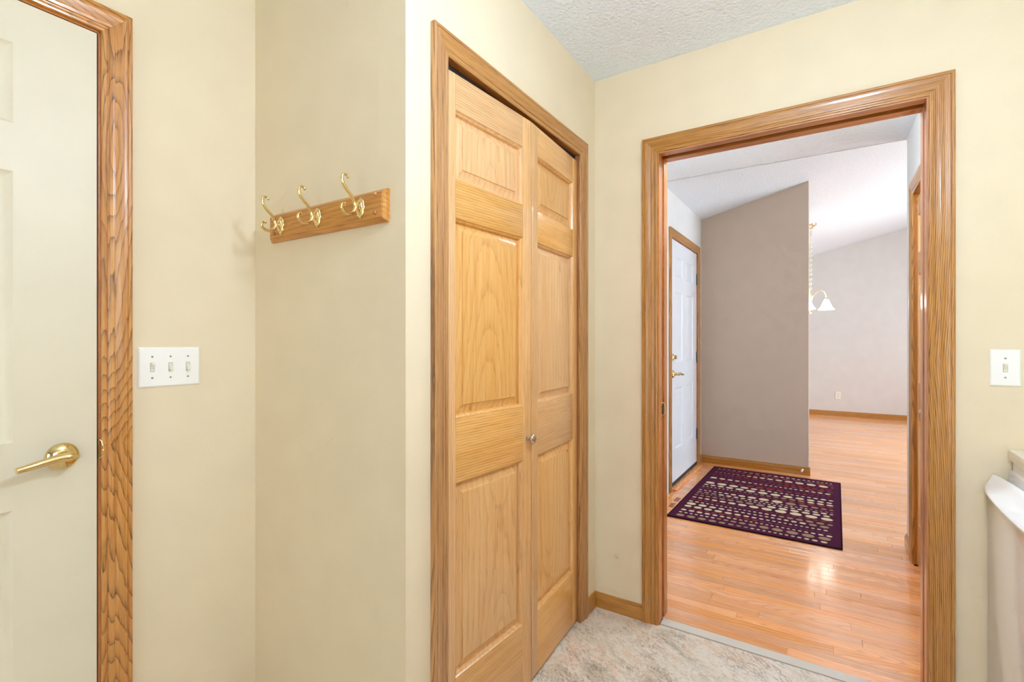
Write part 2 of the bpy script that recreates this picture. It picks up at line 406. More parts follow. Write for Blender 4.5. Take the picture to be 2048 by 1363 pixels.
for (xa, xb) in ((XF - 0.14, 1.8), (1.8, XG + 0.14)):
    za, zb = vault(xa), vault(xb)
    mb.add([(xa, YRE - 0.1, za), (xb, YRE - 0.1, zb), (xb, YB + 0.12, zb), (xa, YB + 0.12, za),
            (xa, YRE - 0.1, za + 0.08), (xb, YRE - 0.1, zb + 0.08), (xb, YB + 0.12, zb + 0.08), (xa, YB + 0.12, za + 0.08)],
           [(0, 1, 2, 3), (4, 5, 6, 7), (0, 1, 5, 4), (2, 3, 7, 6), (0, 3, 7, 4), (1, 2, 6, 5)])
S(mb.build('ceiling_vault', M['ceil']), 'sloping white textured ceiling over the partition wall', 'ceiling')
S(MB().box(XL - 0.12, XKR + 0.14, YKB - 0.14, 2.1335, -0.05, 0).build('floor', M['vinyl']), 'stone-pattern vinyl floor in the kitchen', 'floor')
fl = S(MB().box(XF - 0.14, XG, 2.1365, YB, -0.06, -0.0185).build('floor_foyer', M['subfloor'], center=False), 'honey oak strip floor of the foyer and dining room', 'floor')

# oak strips: unit board copied along rows; near rows are single boards, the rest one joined part
PW = 0.0572
def board(mb, x0, x1, y0, y1, z0=-0.018, z1=0.0, e=0.0009):
    vs = [(x0, y0, z0), (x1, y0, z0), (x1, y1, z0), (x0, y1, z0), (x0, y0, z1 - e), (x1, y0, z1 - e), (x1, y1, z1 - e), (x0, y1, z1 - e),
          (x0 + e, y0 + e, z1), (x1 - e, y0 + e, z1), (x1 - e, y1 - e, z1), (x0 + e, y1 - e, z1)]
    mb.add(vs, [(0, 1, 5, 4), (1, 2, 6, 5), (2, 3, 7, 6), (3, 0, 4, 7), (4, 5, 9, 8), (5, 6, 10, 9), (6, 7, 11, 10), (7, 4, 8, 11), (8, 9, 10, 11)])
rng = random.Random(21)
far_mb = MB(); Y0W = 2.192; row = 0
lens_set = [0.38, 0.52, 0.66, 0.8, 0.95, 1.1, 1.3]
plank_mesh = {}
def place_plank(x0, L, y0):
    key = round(L, 3)
    if key not in plank_mesh:
        b = MB(); board(b, 0, L - 0.0005, 0, PW - 0.0004); o = b.build('plank', M['plank'], fl, fix=False, center=False); plank_mesh[key] = o.data
    else:
        o = bpy.data.objects.new('plank', plank_mesh[key]); COL.objects.link(o); o.parent = fl
    o.location = (x0, y0, 0)
y = Y0W
while y < YB - 0.005:
    xmin = -0.60 if y + PW < YF else XF + 0.002
    xmax = 0.29 if y + PW < YF else ((XR + 0.09 if 2.57 < y < 3.41 else XR - 0.002) if y < YRE - 0.002 else XG)
    x = XF - rng.random() * 0.9
    while x < xmax:
        L = rng.choice(lens_set)
        a, b = max(x, xmin), min(x + L, xmax)
        if b - a > 0.02:
            if y < 4.75 and a < 1.0: place_plank(a, round(b - a, 3), y)
            else: board(far_mb, a, b - 0.0005, y, min(y + PW - 0.0004, YB))
        x += L
    y += PW; row += 1
tag(far_mb.build('distant_planks', M['plank'], fl, fix=False), kind='stuff')
S(MB().box(-0.615, 0.275, 2.1385, 2.1905, -0.018, 0.003, 0.0015).build('trim_threshold', M['vinylstrip']), 'grey stone-pattern transition strip between vinyl and oak floors', 'threshold')

# ------------------------------------------------------------------ casings, jambs, baseboards
PROF = [(0, 0), (0, 0.0075), (0.002, 0.0098), (0.006, 0.0108), (0.011, 0.0105), (0.0132, 0.0082), (0.0150, 0.0086), (0.018, 0.0112), (0.024, 0.0128), (0.0272, 0.0130),
        (0.0284, 0.0112), (0.0298, 0.0114), (0.034, 0.0128), (0.041, 0.0150), (0.048, 0.0166), (0.0535, 0.0170), (0.0548, 0.0150), (0.0562, 0.0150), (0.0575, 0.0168), (0.063, 0.0170), (0.066, 0.0160), (0.066, 0)]
def casing(T, Mp, ui0, ui1, zi, mleg, mhead, zbot=0.0):
    """Mp(u,z,d) -> point; inner edges ui0<ui1, head inner edge zi"""
    n = len(PROF)
    ring = [(i, (i + 1) % n) for i in range(n)]
    for sgn, ui in ((-1, ui0), (1, ui1)):
        vs = [Mp(ui + sgn * t, zbot, d) for t, d in PROF] + [Mp(ui + sgn * t, zi + t, d) for t, d in PROF]
        MB().add(vs, [(a, b, n + b, n + a) for a, b in ring] + [tuple(range(n)), tuple(range(2 * n - 1, n - 1, -1))]).build('casing_leg', mleg, T)
    vs = [Mp(ui0 - t, zi + t, d) for t, d in PROF] + [Mp(ui1 + t, zi + t, d) for t, d in PROF]
    MB().add(vs, [(a, b, n + b, n + a) for a, b in ring] + [tuple(range(n)), tuple(range(2 * n - 1, n - 1, -1))]).build('casing_head', mhead, T)

BP = [(0, 0), (0.0125, 0), (0.0125, 0.048), (0.0105, 0.051), (0.0105, 0.0525), (0.0085, 0.054), (0.0085, 0.0565), (0.0055, 0.0590), (0.0055, 0.0625), (0.003, 0.066), (0, 0.067)]
def baseboard(name, Mp, u0, u1, mat, label, m0=0, m1=0, sc=1.0):
    """Mp(u,z,d); m0/m1: mitre sign at each end (inside corner = 1)"""
    n = len(BP)
    vs = [Mp(u0 + m0 * d, z * sc, d) for d, z in BP] + [Mp(u1 - m1 * d, z * sc, d) for d, z in BP]
    o = MB().add(vs, [(i, (i + 1) % n, n + (i + 1) % n, n + i) for i in range(n)] + [tuple(range(n)), tuple(range(2 * n - 1, n - 1, -1))]).build(name, mat)
    return S(o, label, 'baseboard')
mLeft = lambda u, z, d: (XL + d, u, z)
mClos = lambda u, z, d: (XC + d, u, z)
mNich = lambda u, z, d: (u, YK - d, z)
mDoor = lambda u, z, d: (u, YD - d, z)
mFoyB = lambda u, z, d: (u, YF + d, z)
mFron = lambda u, z, d: (XF + d, u, z)
mPart = lambda u, z, d: (u, YP - d, z)
mFar = lambda u, z, d: (u, YB - d, z)
mFoyR = lambda u, z, d: (XR - d, u, z)

# white door frame (left)
t1 = S(empty('trim_1', (XL, 0.49, 0)), 'dark-grained oak casing around the white panelled door at left', 'door casing')
t1.location = (0, 0, 0)
casing(t1, mLeft, DL0 + 0.004, 0.4955, 2.0465, M['figZ'], M['figY'])
MB().box(XL - 0.12, XL - 0.0002, 0.4915, 0.4925 + 0.0005, 0, DLT).build('jamb', M['jambZ'], t1)
MB().box(XL - 0.12, XL + 0.0004, 0.4920, 0.4965, 0, 2.0440).build('jamb', M['jambZ'], t1)
MB().box(XL - 0.12, XL + 0.0004, DL0, 0.4965, 2.0410, 2.0470).build('head_jamb', M['jambY'], t1)
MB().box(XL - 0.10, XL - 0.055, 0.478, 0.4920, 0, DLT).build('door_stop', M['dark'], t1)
sp = MB(); sp.box(XL - 0.03, XL + 0.0012, 0.4912, 0.4926, 0.917, 0.974, 0.0004)
sp.tube([(XL - 0.004, 0.4918, 0.917), (XL + 0.007, 0.4975, 0.925), (XL + 0.010, 0.4995, 0.945), (XL + 0.007, 0.4975, 0.966), (XL - 0.004, 0.4918, 0.974)], 0.0022, 8)
tag(sp.build('strike_plate', M['brass'], t1, smooth=40), 'brass strike plate')

# closet frame
t2 = S(empty('trim_2'), 'honey oak casing around the folding closet doors', 'door casing')
casing(t2, mClos, 1.072, 1.953, 2.040, M['casZ'], M['casY'])
MB().box(XC - 0.10, XC, 1.050, 1.066, 0, 2.056).build('jamb', M['jambZ'], t2)
MB().box(XC - 0.10, XC, 1.959, 1.975, 0, 2.056).build('jamb', M['jambZ'], t2)
MB().box(XC - 0.10, XC, 1.066, 1.959, 2.042, 2.056).build('head_jamb', M['jambY'], t2)
MB().box(XC - 0.060, XC - 0.020, 1.067, 1.958, 2.028, 2.042).build('track', M['dark'], t2)

# doorway frame with a slot for the sliding door
t3 = S(empty('trim_3'), 'wide glossy oak casing around the open doorway to the foyer', 'door casing')
casing(t3, mDoor, -0.622, 0.279, 2.045, M['casZX'], M['casX'])
casing(t3, mFoyB, -0.622, 0.279, 2.045, M['casZX'], M['casX'])
for (ya, yb, nm) in ((YD - 0.006, 2.166, 'jamb'), (2.204, YF + 0.006, 'jamb')):
    MB().box(-0.637, -0.6165, ya, yb, 0.0, 2.063, 0.0012).build('jamb', M['jambZ'], t3)
    MB().box(0.2735, 0.297, ya, yb, 0.0, 2.063, 0.0012).build('jamb', M['jambZ'], t3)
    MB().box(-0.6165, 0.2735, ya, yb, 2.040, 2.063, 0.0012).build('head_jamb', M['jambX'], t3)
MB().box(-0.637, -0.6235, 2.166, 2.204, 0.0, 2.063).build('slot_back', M['jambZ'], t3)
MB().box(0.281, 0.297, 2.166, 2.204, 0.0, 2.063).build('slot_back', M['jambZ'], t3)
MB().box(-0.6235, 0.281, 2.166, 2.204, 2.056, 2.063).build('slot_back', M['dark'], t3)
lp = MB(); lp.box(-0.6236, -0.6205, 2.171, 2.202, 0.893, 0.962, 0.0008)
o = lp.build('latch_plate', M['brass'], t3, smooth=40, center=False)
tag(o, 'brass latch plate')
MB().tube([(-0.6205, 2.197, 0.900), (-0.613, 2.199, 0.905), (-0.612, 2.199, 0.927), (-0.613, 2.199, 0.950), (-0.6205, 2.197, 0.955)], 0.0022, 8).build('latch_lip', M['brass'], o, smooth=50)
MB().box(-0.6204, -0.6200, 2.177, 2.192, 0.905, 0.945).build('latch_slot', M['dark'], o)

# front door frame
t4 = S(empty('trim_4'), 'narrow oak casing around the white front door', 'door casing')
casing(t4, mFron, 4.092, 5.053, 2.092, M['casZ'], M['casY'])
MB().box(XF - 0.14, XF, 4.075, 4.098, 0, 2.110).build('jamb', M['jambZ'], t4)
MB().box(XF - 0.14, XF, 5.046, 5.070, 0, 2.110).build('jamb', M['jambZ'], t4)
MB().box(XF - 0.14, XF, 4.098, 5.046, 2.088, 2.110).build('head_jamb', M['jambY'], t4)
MB().box(XF - 0.14, XF + 0.045, 4.098, 5.046, 0.0, 0.016, 0.003).build('sill', M['plankY'], t4)
MB().box(XF - 0.05, XF - 0.003, 4.099, 5.045, 0.016, 0.046).build('weather_strip', M['black'], t4)

# foyer closet frame
t5 = S(empty('trim_5'), 'reddish oak casing around the foyer closet seen edge-on', 'door casing')
casing(t5, mFoyR, 2.572, 3.468, 2.040, M['casZ'], M['casY'])
MB().box(XR, XR + 0.10, 2.555, 2.568, 0, 2.056).build('jamb', M['jambZ'], t5)
MB().box(XR, XR + 0.10, 3.472, 3.485, 0, 2.056).build('jamb', M['jambZ'], t5)
MB().box(XR, XR + 0.10, 2.568, 3.472, 2.042, 2.056).build('head_jamb', M['jambY'], t5)

baseboard('baseboard_closet', mClos, 2.019, YD, M['casY'], 'short oak baseboard piece between closet casing and corner', 0, 1)
baseboard('baseboard_closet_near', mClos, YK, 1.006, M['casY'], 'oak baseboard at the foot of the bright wall edge', -1, 0)
baseboard('baseboard_niche', mNich, XL, XC, M['casX'], 'oak baseboard under the coat rack', 1, -1)
baseboard('baseboard_left', mLeft, 0.5615, YK, M['casY'], 'oak baseboard below the triple switch', 0, 1)
baseboard('baseboard_doorway', mDoor, XC, -0.688, M['casX'], 'oak baseboard between the room corner and doorway casing', 1, 0)
baseboard('baseboard_partition', mPart, XF, XPE + 0.0125, M['casX'], 'oak baseboard along the taupe partition behind the rug', 1, 0, 1.15)
baseboard('baseboard_partition_end', lambda u, z, d: (XPE + d, u, z), YP, YP + 0.115, M['casY'], 'oak baseboard around the free end of the partition', 0, 0, 1.15)
baseboard('baseboard_front', mFron, 5.119, YP, M['casY'], 'oak baseboard stub between front door and partition', 0, 1, 1.15)
baseboard('baseboard_far', mFar, XF, XG, M['casX'], 'oak baseboard along the pale far wall', 0, 0, 1.15)
baseboard('baseboard_foyer_right', mFoyR, 3.534, YRE, M['casY'], 'oak baseboard past the foyer closet casing', 0, 0, 1.15)

# ------------------------------------------------------------------ panels and doors
def panel(w, h, rings, back=0.012):
    """raised panel in local x,z; y = depth behind the face"""
    mb = MB(); vs = []
    for ins, d in rings:
        vs += [(ins, d, ins), (w - ins, d, ins), (w - ins, d, h - ins), (ins, d, h - ins)]
    fs = []
    for i in range(len(rings) - 1):
        for k in range(4): fs.append((4 * i + k, 4 * i + (k + 1) % 4, 4 * i + 4 + (k + 1) % 4, 4 * i + 4 + k))
    b = 4 * (len(rings) - 1); fs.append((b, b + 1, b + 2, b + 3))
    n = len(vs); D = max(r[1] for r in rings) + back
    vs += [(0, D, 0), (w, D, 0), (w, D, h), (0, D, h)]
    fs += [(n, n + 3, n + 2, n + 1)] + [(k, n + k, n + (k + 1) % 4, (k + 1) % 4) for k in range(4)]
    return mb.add(vs, fs)
OAKR = [(0, 0.001), (0.003, 0.006), (0.006, 0.008), (0.0085, 0.013), (0.009, 0.018), (0.012, 0.018), (0.036, 0.0085), (0.0372, 0.0055), (0.041, 0.005)]
PAINTR = [(0, 0), (0.004, 0.0035), (0.014, 0.0085), (0.021, 0.0090), (0.040, 0.0040), (0.046, 0.0035)]
RAILS = [(0.0, 0.225), (0.800, 0.990), (1.580, 1.695), (1.898, 2.004)]
def leaf(door, p0, p1, zb=0.012, knob=None):
    p0, p1 = Vector(p0), Vector(p1); d = p1 - p0; W = d.length - 0.002; T = 0.034; st = 0.0505
    e = empty('door_leaf', (p0.x, p0.y, zb), door, math.atan2(d.y, d.x))
    H = RAILS[-1][1]
    for xa in (0.001, W - st): MB().box(xa, xa + st, 0, T, 0, H, 0.0018).build('stile', M['oakZX'], e, smooth=40)
    for za, zb_ in RAILS: MB().box(st + 0.0012, W - st - 0.0002, 0.0003, T - 0.0003, za, zb_, 0.0012).build('rail', M['oakX'], e, smooth=40)
    for i in range(3):
        za, zb_ = RAILS[i][1], RAILS[i + 1][0]
        o = panel(W - 2 * st - 0.001, zb_ - za, OAKR).build('panel', M['oakP'], e, smooth=25); o.location = Vector(o.location) + Vector((st + 0.001, 0.0, za))
    if knob:
        k = MB(); k.lathe([(0.0095, 0), (0.0095, 0.003), (0.0062, 0.005), (0.0052, 0.012), (0.0065, 0.016), (0.0135, 0.019), (0.0165, 0.023), (0.0160, 0.028), (0.011, 0.0315), (0.0, 0.0325)], (knob[0], 0, knob[1] - zb), '-Y', 24)
        tag(k.build('knob', M['nickel'], e, smooth=50), 'small round nickel knob')
    return e
d2 = S(empty('door_2', (-0.925, 1.5125, 0)), 'pair of honey oak folding closet doors with raised panels', 'closet door')
d2.location = (0, 0, 0)
leaf(d2, (-0.925, 1.0685), (-0.896, 1.5125), knob=(0.420, 0.886))
leaf(d2, (-0.896, 1.5135), (-0.925, 1.9570))
d5 = S(empty('door_4'), 'oak folding closet door seen edge-on through the doorway', 'closet door')
leaf(d5, (XR + 0.012, 3.4705), (XR + 0.006, 3.0205))
leaf(d5, (XR + 0.006, 3.0195), (XR + 0.012, 2.5695))
k = MB(); k.lathe([(0.0095, 0), (0.0062, 0.005), (0.0052, 0.012), (0.0065, 0.016), (0.0135, 0.019), (0.0165, 0.023), (0.0160, 0.028), (0.011, 0.0315), (0.0, 0.0325)], (XR + 0.006, 3.085, 0.884), '-X', 20)
tag(k.build('knob', M['nickel'], d5, smooth=50), 'small round nickel knob')

def six_panel(name, label, origin, rz, W, H, cols, rows, mat, T=0.035, cat='door'):
    """slab in local x (0..W), z (0..H), face at y=0 looking to -y; cols [(x0,x1)..], rows [(z0,z1)..]"""
    e = S(empty(name, origin, None, rz), label, cat)
    xs = [0] + [c for p in cols for c in p] + [W]; zs = [0] + [c for p in rows for c in p] + [H]
    mb = MB()
    for i in range(0, len(xs), 2): mb.box(xs[i], xs[i + 1], 0, T, 0, H)
    for (xa, xb) in cols:
        for k in range(0, len(zs), 2): mb.box(xa, xb, 0, T, zs[k], zs[k + 1])
    mb.build('door_slab', mat, e, fix=False)
    for xa, xb in cols:
        for za, zb in rows:
            o = panel(xb - xa, zb - za, PAINTR).build('panel', mat, e, smooth=25); o.location = Vector(o.location) + Vector((xa, 0, za))
    return e
def lever(e, x, z, dirx, mat, hub=0.058, L=0.095, sag=0.012):
    """lever handle on the local face y=0, pointing along dirx"""
    m = MB(); m.lathe([(0.0335, 0), (0.0335, 0.003), (0.032, 0.006), (0.026, 0.011), (0.0185, 0.0145), (0.014, 0.0155), (0.0125, 0.020), (0.0115, hub)], (x, 0, z), '-Y', 36)
    r = m.build('rosette', mat, e, smooth=35)
    pts = []; rad = []
    for i in range(15):
        s = i / 14
        pts.append((x + dirx * (-0.018 + (L + 0.018) * s), -hub - 0.001 + 0.006 * math.sin(math.pi * s), z + 0.003 + 0.004 * math.sin(s * 5) * (1 - s) - sag * s * s))
        rad.append(0.0035 if i == 0 else (0.0085 if i == 1 else (0.0115 if i == 2 else 0.0125 - 0.0050 * s)))
    MB().tube(pts, rad, 16).build('lever', mat, e, smooth=35)
    return r

# left white door: face looks +X, local x runs along +Y
d1 = six_panel('door_1', 'ivory six-panel door with brass lever at far left', (XL - 0.001, -0.322, 0.010), R(90), 0.8105, 2.029,
               [(0.158, 0.345), (0.466, 0.653)], [(0.235, 0.819), (0.980, 1.621), (1.735, 1.925)], M['white_door'])
lever(d1, 0.741, 0.931, -1, M['brass'])
# front door: face looks +X
d3 = six_panel('door_3', 'white six-panel front door with brass lever past the doorway', (XF - 0.006, 4.101, 0.034), R(90), 0.942, 2.050,
               [(0.150, 0.400), (0.540, 0.790)], [(0.275, 0.795), (1.015, 1.615), (1.750, 1.915)], M['front_door'])
lever(d3, 0.066, 0.920, 1, M['brass'], L=0.11)
m = MB(); m.lathe([(0.028, 0), (0.028, 0.004), (0.022, 0.010), (0.012, 0.012), (0.010, 0.016)], (0.066, 0, 1.061), '-Y', 24); m.box(0.062, 0.070, -0.034, -0.014, 1.045, 1.077, 0.002)
tag(m.build('deadbolt', M['brass'], d3, smooth=40), 'brass deadbolt turn')
for z in (0.285, 1.04, 1.80):
    h = MB(); h.tube([(0.9445, -0.008, z - 0.052), (0.9445, -0.008, z + 0.052)], 0.0065, 10)
    for q in (-0.058, 0.052): h.tube([(0.9445, -0.008, z + q), (0.9445, -0.008, z + q + 0.006)], 0.0045, 8)
    h.box(0.925, 0.943, -0.0025, 0.0, z - 0.05, z + 0.05); h.box(0.946, 0.966, -0.0085, -0.0062, z - 0.05, z + 0.05)
    h.build('hinge', M['hinge'], d3, smooth=40)

# ------------------------------------------------------------------ windows (all behind or beside the view)
def window(name, label, Mp, u0, u1, z0, z1, nu, nz, mat):
    e = S(empty(name), label, 'window'); f = 0.045
    def bar(nm, a, b, c, d, d0=-0.10, d1=-0.05):
        p, q = Mp(a, c, d0), Mp(b, d, d1)
        return MB().box(min(p[0], q[0]), max(p[0], q[0]), min(p[1], q[1]), max(p[1], q[1]), c, d).build(nm, mat, e)
    bar('frame_side', u0, u0 + f, z0, z1); bar('frame_side', u1 - f, u1, z0, z1); bar('frame_rail', u0 + f, u1 - f, z0, z0 + f); bar('frame_rail', u0 + f, u1 - f, z1 - f, z1)
    for i in range(1, nu): x = u0 + (u1 - u0) * i / nu; bar('mullion', x - 0.02, x + 0.02, z0 + f, z1 - f)
    for i in range(1, nz): z = z0 + (z1 - z0) * i / nz; bar('muntin', u0 + f, u1 - f, z - 0.012, z + 0.012, -0.085, -0.065)
    for i in range(nu):
        bar('pane', u0 + (u1 - u0) * i / nu + 0.02, u0 + (u1 - u0) * (i + 1) / nu - 0.02, z0 + 0.02, z1 - 0.02, -0.078, -0.074).data.materials[0] = M['glass']
    return e
window('window_1', 'dining room window behind the partition', mFron, 6.35, 8.25, 0.80, 2.10, 2, 1, M['white_trim'])
window('window_2', 'wide great room window out of view at right', lambda u, z, d: (XG - d, u, z), 4.8, 8.4, 0.35, 2.35, 3, 1, M['white_trim'])
window('window_3', 'kitchen window over the counter', lambda u, z, d: (XKR - d, u, z), -1.40, -0.10, 1.05, 2.05, 2, 1, M['white_trim'])
window('window_4', 'glass patio door opposite the doorway', lambda u, z, d: (u, YKB + d, z), -1.05, 0.65, 0.08, 2.05, 2, 1, M['white_trim'])

# ------------------------------------------------------------------ coat rack
rack = tag(empty('coat_rack', (-1.2415, YK, 1.545)), 'oak coat rack board with three brass double hooks', 'coat rack')
bx = 0.2665; bh = 0.0875
b = MB()
def rect(ins, y): return [(-bx + ins, y, ins), (bx - ins, y, ins), (bx - ins, y, bh - ins), (-bx + ins, y, bh - ins)]
vs = rect(0, 0) + rect(0, -0.008) + rect(0.002, -0.009) + rect(0.0085, -0.0170) + rect(0.010, -0.0170) + rect(0.0105, -0.019)
fs = [(0, 3, 2, 1)] + [(4 * i + k, 4 * i + (k + 1) % 4, 4 * i + 4 + (k + 1) % 4, 4 * i + 4 + k) for i in range(5) for k in range(4)] + [(20, 21, 22, 23)]
b.add(vs, fs).build('board', oak('rack_oak', 'X', sr(206, 150, 88), sr(190, 132, 72), sr(146, 92, 44), ringf=90, coat=0.2, band=0.32), rack)
for sx in (-1, 1):
    for z in (0.0245, 0.0745):
        m = MB(); m.lathe([(0.0052, 0), (0.0056, 0.002), (0.0045, 0.0045), (0.002, 0.006), (0, 0.0063)], (sx * (bx - 0.034), -0.019, z), '-Y', 16)
        m.build('peg', M['jambZ'], rack, smooth=60)
def spline(pts, n=5):
    out = []
    P = [Vector(p) for p in pts]; P = [2 * P[0] - P[1]] + P + [2 * P[-1] - P[-2]]
    for i in range(1, len(P) - 2):
        for k in range(n):
            s = k / n
            out.append(0.5 * ((2 * P[i]) + (P[i + 1] - P[i - 1]) * s + (2 * P[i - 1] - 5 * P[i] + 4 * P[i + 1] - P[i + 2]) * s * s + (-P[i - 1] + 3 * P[i] - 3 * P[i + 1] + P[i + 2]) * s ** 3))
    return out + [P[-2]]
PRONG = [(.8525, 1.6600), (.8480, 1.6660), (.8400, 1.6680), (.8335, 1.6625), (.8325, 1.6520), (.8375, 1.6400), (.8470, 1.6290), (.8585, 1.6190), (.8680, 1.6090), (.8735, 1.5980), (.8745, 1.5870),
         (.8700, 1.5765), (.8600, 1.5690), (.8470, 1.5665), (.8360, 1.5710), (.8300, 1.5795), (.8320, 1.5880), (.8390, 1.5915), (.8440, 1.5885)]
for hx in (-1.437, -1.254, -1.0665):
    hk = None
    m = MB()
    m.lathe([(1.0, 0), (1.0, 0.0022), (0.90, 0.0046), (0.72, 0.0056), (0.66, 0.0078), (0.40, 0.0096), (0.0, 0.0105)], (hx + 1.2415, -0.019, 1.590 - 1.545), '-Y', 48, sx=0.0170, sy=0.0268,
            wob=lambda a: 0.05 * math.cos(8 * a) + 0.04 * math.cos(2 * a + math.pi))
    hk = m.build('hook', M['brass'], rack, smooth=40, center=False)
    tag(hk, 'brass double hook on an oval back plate')
    pts = spline([(hx + 1.2415, py - YK, pz - 1.545) for py, pz in PRONG]); n = len(pts)
    MB().tube(pts, [0.0026 + 0.0024 * math.sin(math.pi * min(1, max(0, i / (n - 1)))) + (0.0008 if i < 5 or i > n - 6 else 0) for i in range(n)], 12).build('prong', M['brass'], hk, smooth=60)
    MB().tube([(hx + 1.2415, -0.020, 0.046), (hx + 1.2415, -0.038, 0.046)], [0.0075, 0.0046], 12).build('post', M['brass'], hk, smooth=60)

# ------------------------------------------------------------------ switches and outlet
def switch_plate(name, label, loc, rz, W, H, cols):
    """local x along the wall, face toward -y; cols: list of (x, up)"""
    e = tag(empty(name, loc, None, rz), label, 'light switch')
    r = [(0, 0), (0, 0.002), (0.0035, 0.0052), (0.006, 0.0058)]
    vs = []
    for ins, d in r: vs += [(-W / 2 + ins, -d, -H / 2 + ins), (W / 2 - ins, -d, -H / 2 + ins), (W / 2 - ins, -d, H / 2 - ins), (-W / 2 + ins, -d, H / 2 - ins)]
    fs = [(0, 3, 2, 1)] + [(4 * i + k, 4 * i + (k + 1) % 4, 4 * i + 4 + (k + 1) % 4, 4 * i + 4 + k) for i in range(3) for k in range(4)] + [(12, 13, 14, 15)]
    MB().add(vs, fs).build('plate', M['plastic'], e)
    for x, up in cols:
        s = 1 if up else -1
        f = MB().box(x - 0.0054, x + 0.0054, -0.0066, -0.0055, -0.0125, 0.0125).build('toggle_slot', M['screw'], e, center=False)
        MB().box(x - 0.0044, x + 0.0044, -0.0069, -0.0060, -0.0112, 0.0112).build('toggle_surround', M['ivory_plastic'], f)
        t = MB(); t.add([(x - .0040, -.0065, s * -.006), (x + .0040, -.0065, s * -.006), (x + .0040, -.0065, s * .008), (x - .0040, -.0065, s * .008),
                         (x - .0030, -.0160, s * .0075), (x + .0030, -.0160, s * .0075), (x + .0030, -.0145, s * .0125), (x - .0030, -.0145, s * .0125)],
                        [(0, 1, 2, 3), (4, 5, 6, 7), (0, 1, 5, 4), (1, 2, 6, 5), (2, 3, 7, 6), (3, 0, 4, 7)])
        t.build('toggle', M['ivory_plastic'], e)
        for z in (-0.0302, 0.0302):
            q = MB(); q.lathe([(0.0029, 0), (0.0027, 0.0007), (0.0, 0.0011)], (x, -0.0058, z), '-Y', 12)
            sc = q.build('screw', M['screw'], e, smooth=40, center=False)
            MB().box(x - 0.0024, x + 0.0024, -0.0070, -0.0066, z - 0.0004, z + 0.0004).build('screw_slot', M['dark'], sc)
    return e
switch_plate('triple_switch', 'white triple toggle switch plate beside the white door casing', (XL, 0.658, 1.155), R(90), 0.159, 0.114, [(-0.046, True), (0, False), (0.046, False)])
switch_plate('single_switch', 'white single toggle switch plate right of the doorway', (0.4635, YD, 1.1455), 0, 0.0715, 0.1150, [(0, True)])
ou = tag(empty('wall_outlet', (0.128, YB, 0.338)), 'white outlet plate low on the pale far wall', 'outlet')
r = MB().box(-0.036, 0.036, -0.006, 0, -0.058, 0.058, 0.002).build('plate', M['plastic'], ou)
for z in (-0.02, 0.02):
    q = MB(); q.lathe([(0.017, 0), (0.017, 0.0015), (0.0, 0.0018)], (0, -0.006, z), '-Y', 20); q.build('socket', M['ivory_plastic'], ou)

# ------------------------------------------------------------------ rug
rugc = [(-0.936, 3.489), (0.089, 3.462), (0.062, 5.079), (-0.958, 5.083)]
cx_ = sum(p[0] for p in rugc) / 4; cy_ = sum(p[1] for p in rugc) / 4
rug = tag(empty('area_rug', (cx_, cy_, 0.0), None, R(-0.6)), 'dark plum rug with rows of cream and rust dots before the front door', 'rug')
RW, RL = 1.018, 1.604
plum = pile_mat('plum_pile', sr(52, 22, 42), sr(98, 42, 68))
rb = MB(); rb.box(-RW / 2, RW / 2, -RL / 2, RL / 2, 0.0006, 0.0085, 0.003).build('pile', plum, rug)
e_ = MB()
cs = [(-RW / 2, -RL / 2), (RW / 2, -RL / 2), (RW / 2, RL / 2), (-RW / 2, RL / 2)]
for i in range(4): e_.tube([(*cs[i], 0.0052), (*cs[(i + 1) % 4], 0.0052)], 0.0045, 8)
e_.build('binding', pile_mat('binding_yarn', sr(24, 12, 20), sr(46, 24, 36)), rug, smooth=60)
dotm = [pile_mat('cream_pile', sr(206, 188, 150), sr(232, 216, 182)), pile_mat('tan_pile', sr(146, 118, 92), sr(176, 148, 116)), pile_mat('rust_pile', sr(126, 48, 36), sr(160, 72, 54)), pile_mat('mauve_pile', sr(92, 50, 62), sr(124, 76, 84))]
rr = random.Random(5); dots = MB(); yy = -RL / 2 + 0.055; ri = 0
